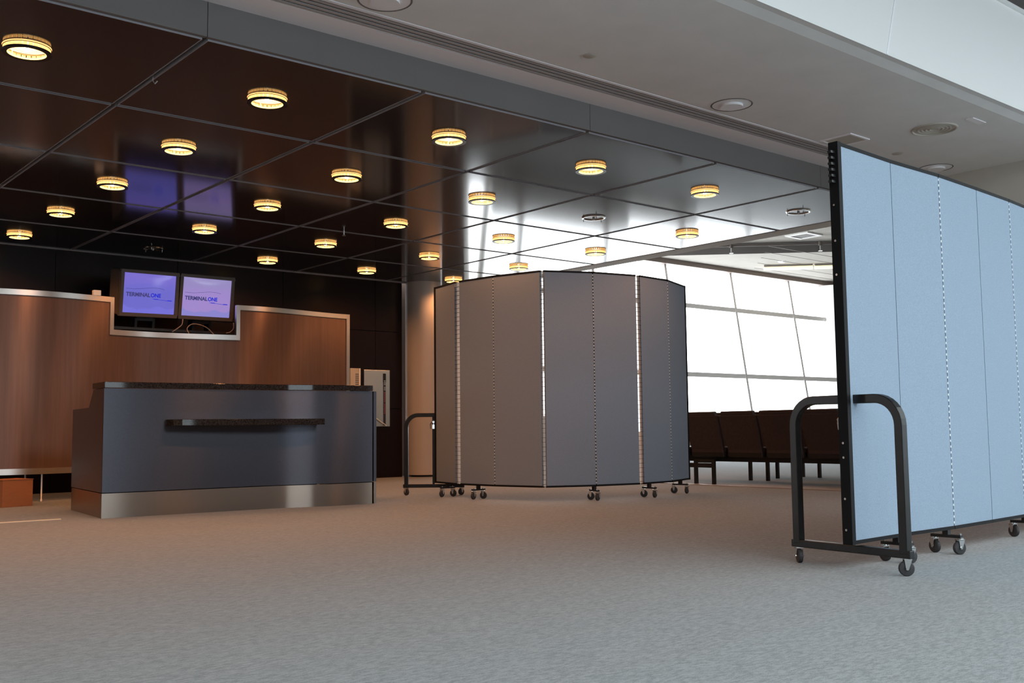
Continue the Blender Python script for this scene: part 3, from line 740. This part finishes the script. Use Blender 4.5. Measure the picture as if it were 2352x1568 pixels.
monitor(5.175, 12.02, 2.345, -.006, 'scr2', 'right of two monitors, lilac screen with dark and blue lettering')
t = thing('monitor_shelf', 'black bracket shelf carrying the two monitors behind the partition notch', 'bracket', (4.8, 12.2, 0))
MB().box(3.95, 5.6, 11.95, 12.6, 1.90, 1.93).build('shelf_board', 'bmetal', t)
for x in (4.1, 5.5): MB().box(x-.03, x+.03, 12.25, 12.31, 0, 1.90).build('post', 'bmetal', t)
for nm, pts, lb in (
    ('looped_cable', [(4.85, 11.75, 1.87), (4.84, 11.78, 1.93), (4.90, 11.80, 1.985), (5.0, 11.82, 1.99), (5.1, 11.80, 1.95), (5.18, 11.78, 1.87)], 'thin beige cable looped in an arch below the two monitors'),
    ('hanging_cable', [(4.82, 11.86, 2.05), (4.80, 11.84, 1.98), (4.74, 11.82, 1.93), (4.66, 11.78, 1.88)], 'thin beige cable hanging under the left monitor'),
    ('hanging_cable', [(5.46, 11.86, 2.04), (5.45, 11.84, 1.97), (5.40, 11.82, 1.92), (5.33, 11.78, 1.90)], 'thin beige cable hanging under the right monitor')):
    o = MB().tube([tuple(v) for v in catmull(pts, 5)], .0055, 8).build(nm, 'cable'); o['label'] = lb; o['category'] = 'cable'

# ------------------------------------------------------------------ things on the dark wall and floor
t = thing('steel_wall_plate', 'stainless steel wall plate with a vertical strip of dark printed marks', 'wall plate', (8.31, 13.1, .76))
MB().box(8.085, 8.535, 13.085, 13.104, .76, 1.60).build('plate', 'steel', t, bevel=.003)
MB().box(8.42, 8.458, 13.079, 13.085, .78, 1.55).build('label_strip', 'darkink', t)
for k in range(26):
    z = .95+k*.0195
    if k not in (8, 17, 21): MB().box(8.426, 8.452, 13.076, 13.079, z, z+.009).build('printed_mark', 'redink' if k < 17 else 'sprink', t)
MB().box(8.416, 8.462, 13.0785, 13.085, 1.42, 1.55).build('label_block', 'bmetal', t)
o = MB().tube([tuple(v) for v in catmull([(8.16, 13.06, .90), (8.28, 13.06, .88), (8.36, 13.06, .83), (8.43, 13.06, .79), (8.46, 13.06, .765)], 5)], .006, 8).build('white_cable', 'nub'); o['label'] = 'thin white cable curving across the bottom of the steel wall plate'; o['category'] = 'cable'
t = thing('wall_cabinet', 'narrow pale cabinet with bright edge beside the partition, above the desk', 'cabinet', (7.9, 13.0, 1.1))
MB().box(7.80, 7.945, 13.0, 13.104, 1.10, 1.61).build('body', 'beige', t)
MB().box(7.945, 7.965, 12.99, 13.104, 1.10, 1.61).build('edge_strip', 'nub', t)
for k in range(10): MB().box(7.885, 7.935, 12.995, 13.0, 1.25+k*.03, 1.262+k*.03).build('louvre', 'fascia', t)
t = thing('cardboard_box', 'brown cardboard box on the floor under the partition, at the left edge', 'box', (2.75, 11.15, 0))
BX = [(2.66, 10.90), (2.955, 10.97), (2.89, 11.28), (2.59, 11.21)]
MB().prism(BX, 0, .262).build('body', 'card', t, bevel=.003)
MB().prism([(2.655, 10.895), (2.96, 10.965), (2.925, 11.12), (2.62, 11.05)], .262, .266).build('flap', 'card', t)
MB().prism([(2.62, 11.055), (2.925, 11.125), (2.89, 11.285), (2.59, 11.215)], .262, .266).build('flap', 'card', t)
o = MB().box(1.2, 2.66, 9.03, 9.06, 0, .006).build('pale_floor_line', 'paper'); o['label'] = 'thin pale line along the carpet at the left edge'; o['category'] = 'floor strip'  # thin raised cream line across the carpet
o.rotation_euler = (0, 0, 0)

# ------------------------------------------------------------------ beam seating in the lounge
def seat_row(X, ys, legs, label, bar=None):
    root = thing('beam_seating', label, 'seating', (X, sum(ys)/len(ys), 0), 'rows of dark lounge seats')
    y0, y1 = min(ys)-.28, max(ys)+.28
    MB().box(X+.25, X+.33, y0, y1, .27, .34).build('beam', 'bmetal', root)
    for yc in ys:
        w = .262
        # backrest: reclined slab with rounded head roll
        def slab(mb, prof, w0, w1):
            vs = []
            for s, ww_ in ((-1, w0), (1, w0)):
                for (x, z, f) in prof: vs.append((X+x, yc+s*(w0*(1-f)+w1*f), z))
            k = len(prof)
            mb.add(vs, [tuple(range(k)), tuple(range(2*k-1, k-1, -1))]+[(i, (i+1) % k, k+(i+1) % k, k+i) for i in range(k)])
        m = MB(); slab(m, [(.0, .84, 1), (.05, .84, 1), (.19, .42, 0), (.22, .33, 0), (.15, .33, 0), (.135, .42, 0)], .248, .278)
        st = m.build('seat', 'vinyl', root, bevel=.012)
        m = MB(); slab(m, [(-.012, .885, .7), (.05, .890, .7), (.065, .83, 0), (.004, .83, 0)], .246, .236)
        m.build('head_roll', 'vinyl', st, bevel=.012)
        MB().box(X+.17, X+.66, yc-.255, yc+.255, .385, .45).build('cushion', 'vinyl', st, bevel=.02)
        MB().box(X+.14, X+.60, yc-.24, yc+.24, .34, .384).build('seat_pan', 'bmetal', st)
        # arm at the side
        MB().box(X+.16, X+.60, yc+.272, yc+.292, .60, .63).box(X+.19, X+.23, yc+.272, yc+.292, .34, .60).build('armrest', 'bmetal', st)
    for (x, y) in legs:
        MB().box(x-.018, x+.018, y-.02, y+.02, 0, .30).build('leg', 'bmetal', root)
    for (xa, ya, xb, yb) in [(legs[i][0], legs[i][1], legs[i+1][0], legs[i+1][1]) for i in range(0, len(legs)-1, 2)]:
        MB().obox((xa, ya), (xb, yb), .03, .26, .30).build('leg_bridge', 'bmetal', root)
        MB().obox(((xa+xb)/2, (ya+yb)/2), (X+.3, (ya+yb)/2+.001), .04, .27, .30).build('bracket', 'bmetal', root)
    if bar: MB().obox(bar[0], bar[1], .03, .20, .255).build('low_bar', 'bmetal', root)
Y5 = [8.96, 8.385, 7.81, 7.24, 6.67, 6.10]
seat_row(10.03, Y5, [(10.05, 8.19), (10.05, 8.47), (10.05, 6.1), (10.05, 6.38)], 'front row of dark padded beam seats, backs to the hall, before the windows', ((10.05, 8.19), (10.05, 8.95)))
seat_row(11.03, [y+.02 for y in Y5], [(11.08, 8.15), (11.05, 8.40), (11.05, 6.1), (11.05, 6.35)], 'second row of dark beam seats, just behind the front row')
seat_row(12.12, Y5, [(12.14, 8.09), (12.2, 8.39), (11.66, 8.42), (12.12, 6.4)], 'third row of dark beam seats, nearest the lounge windows')
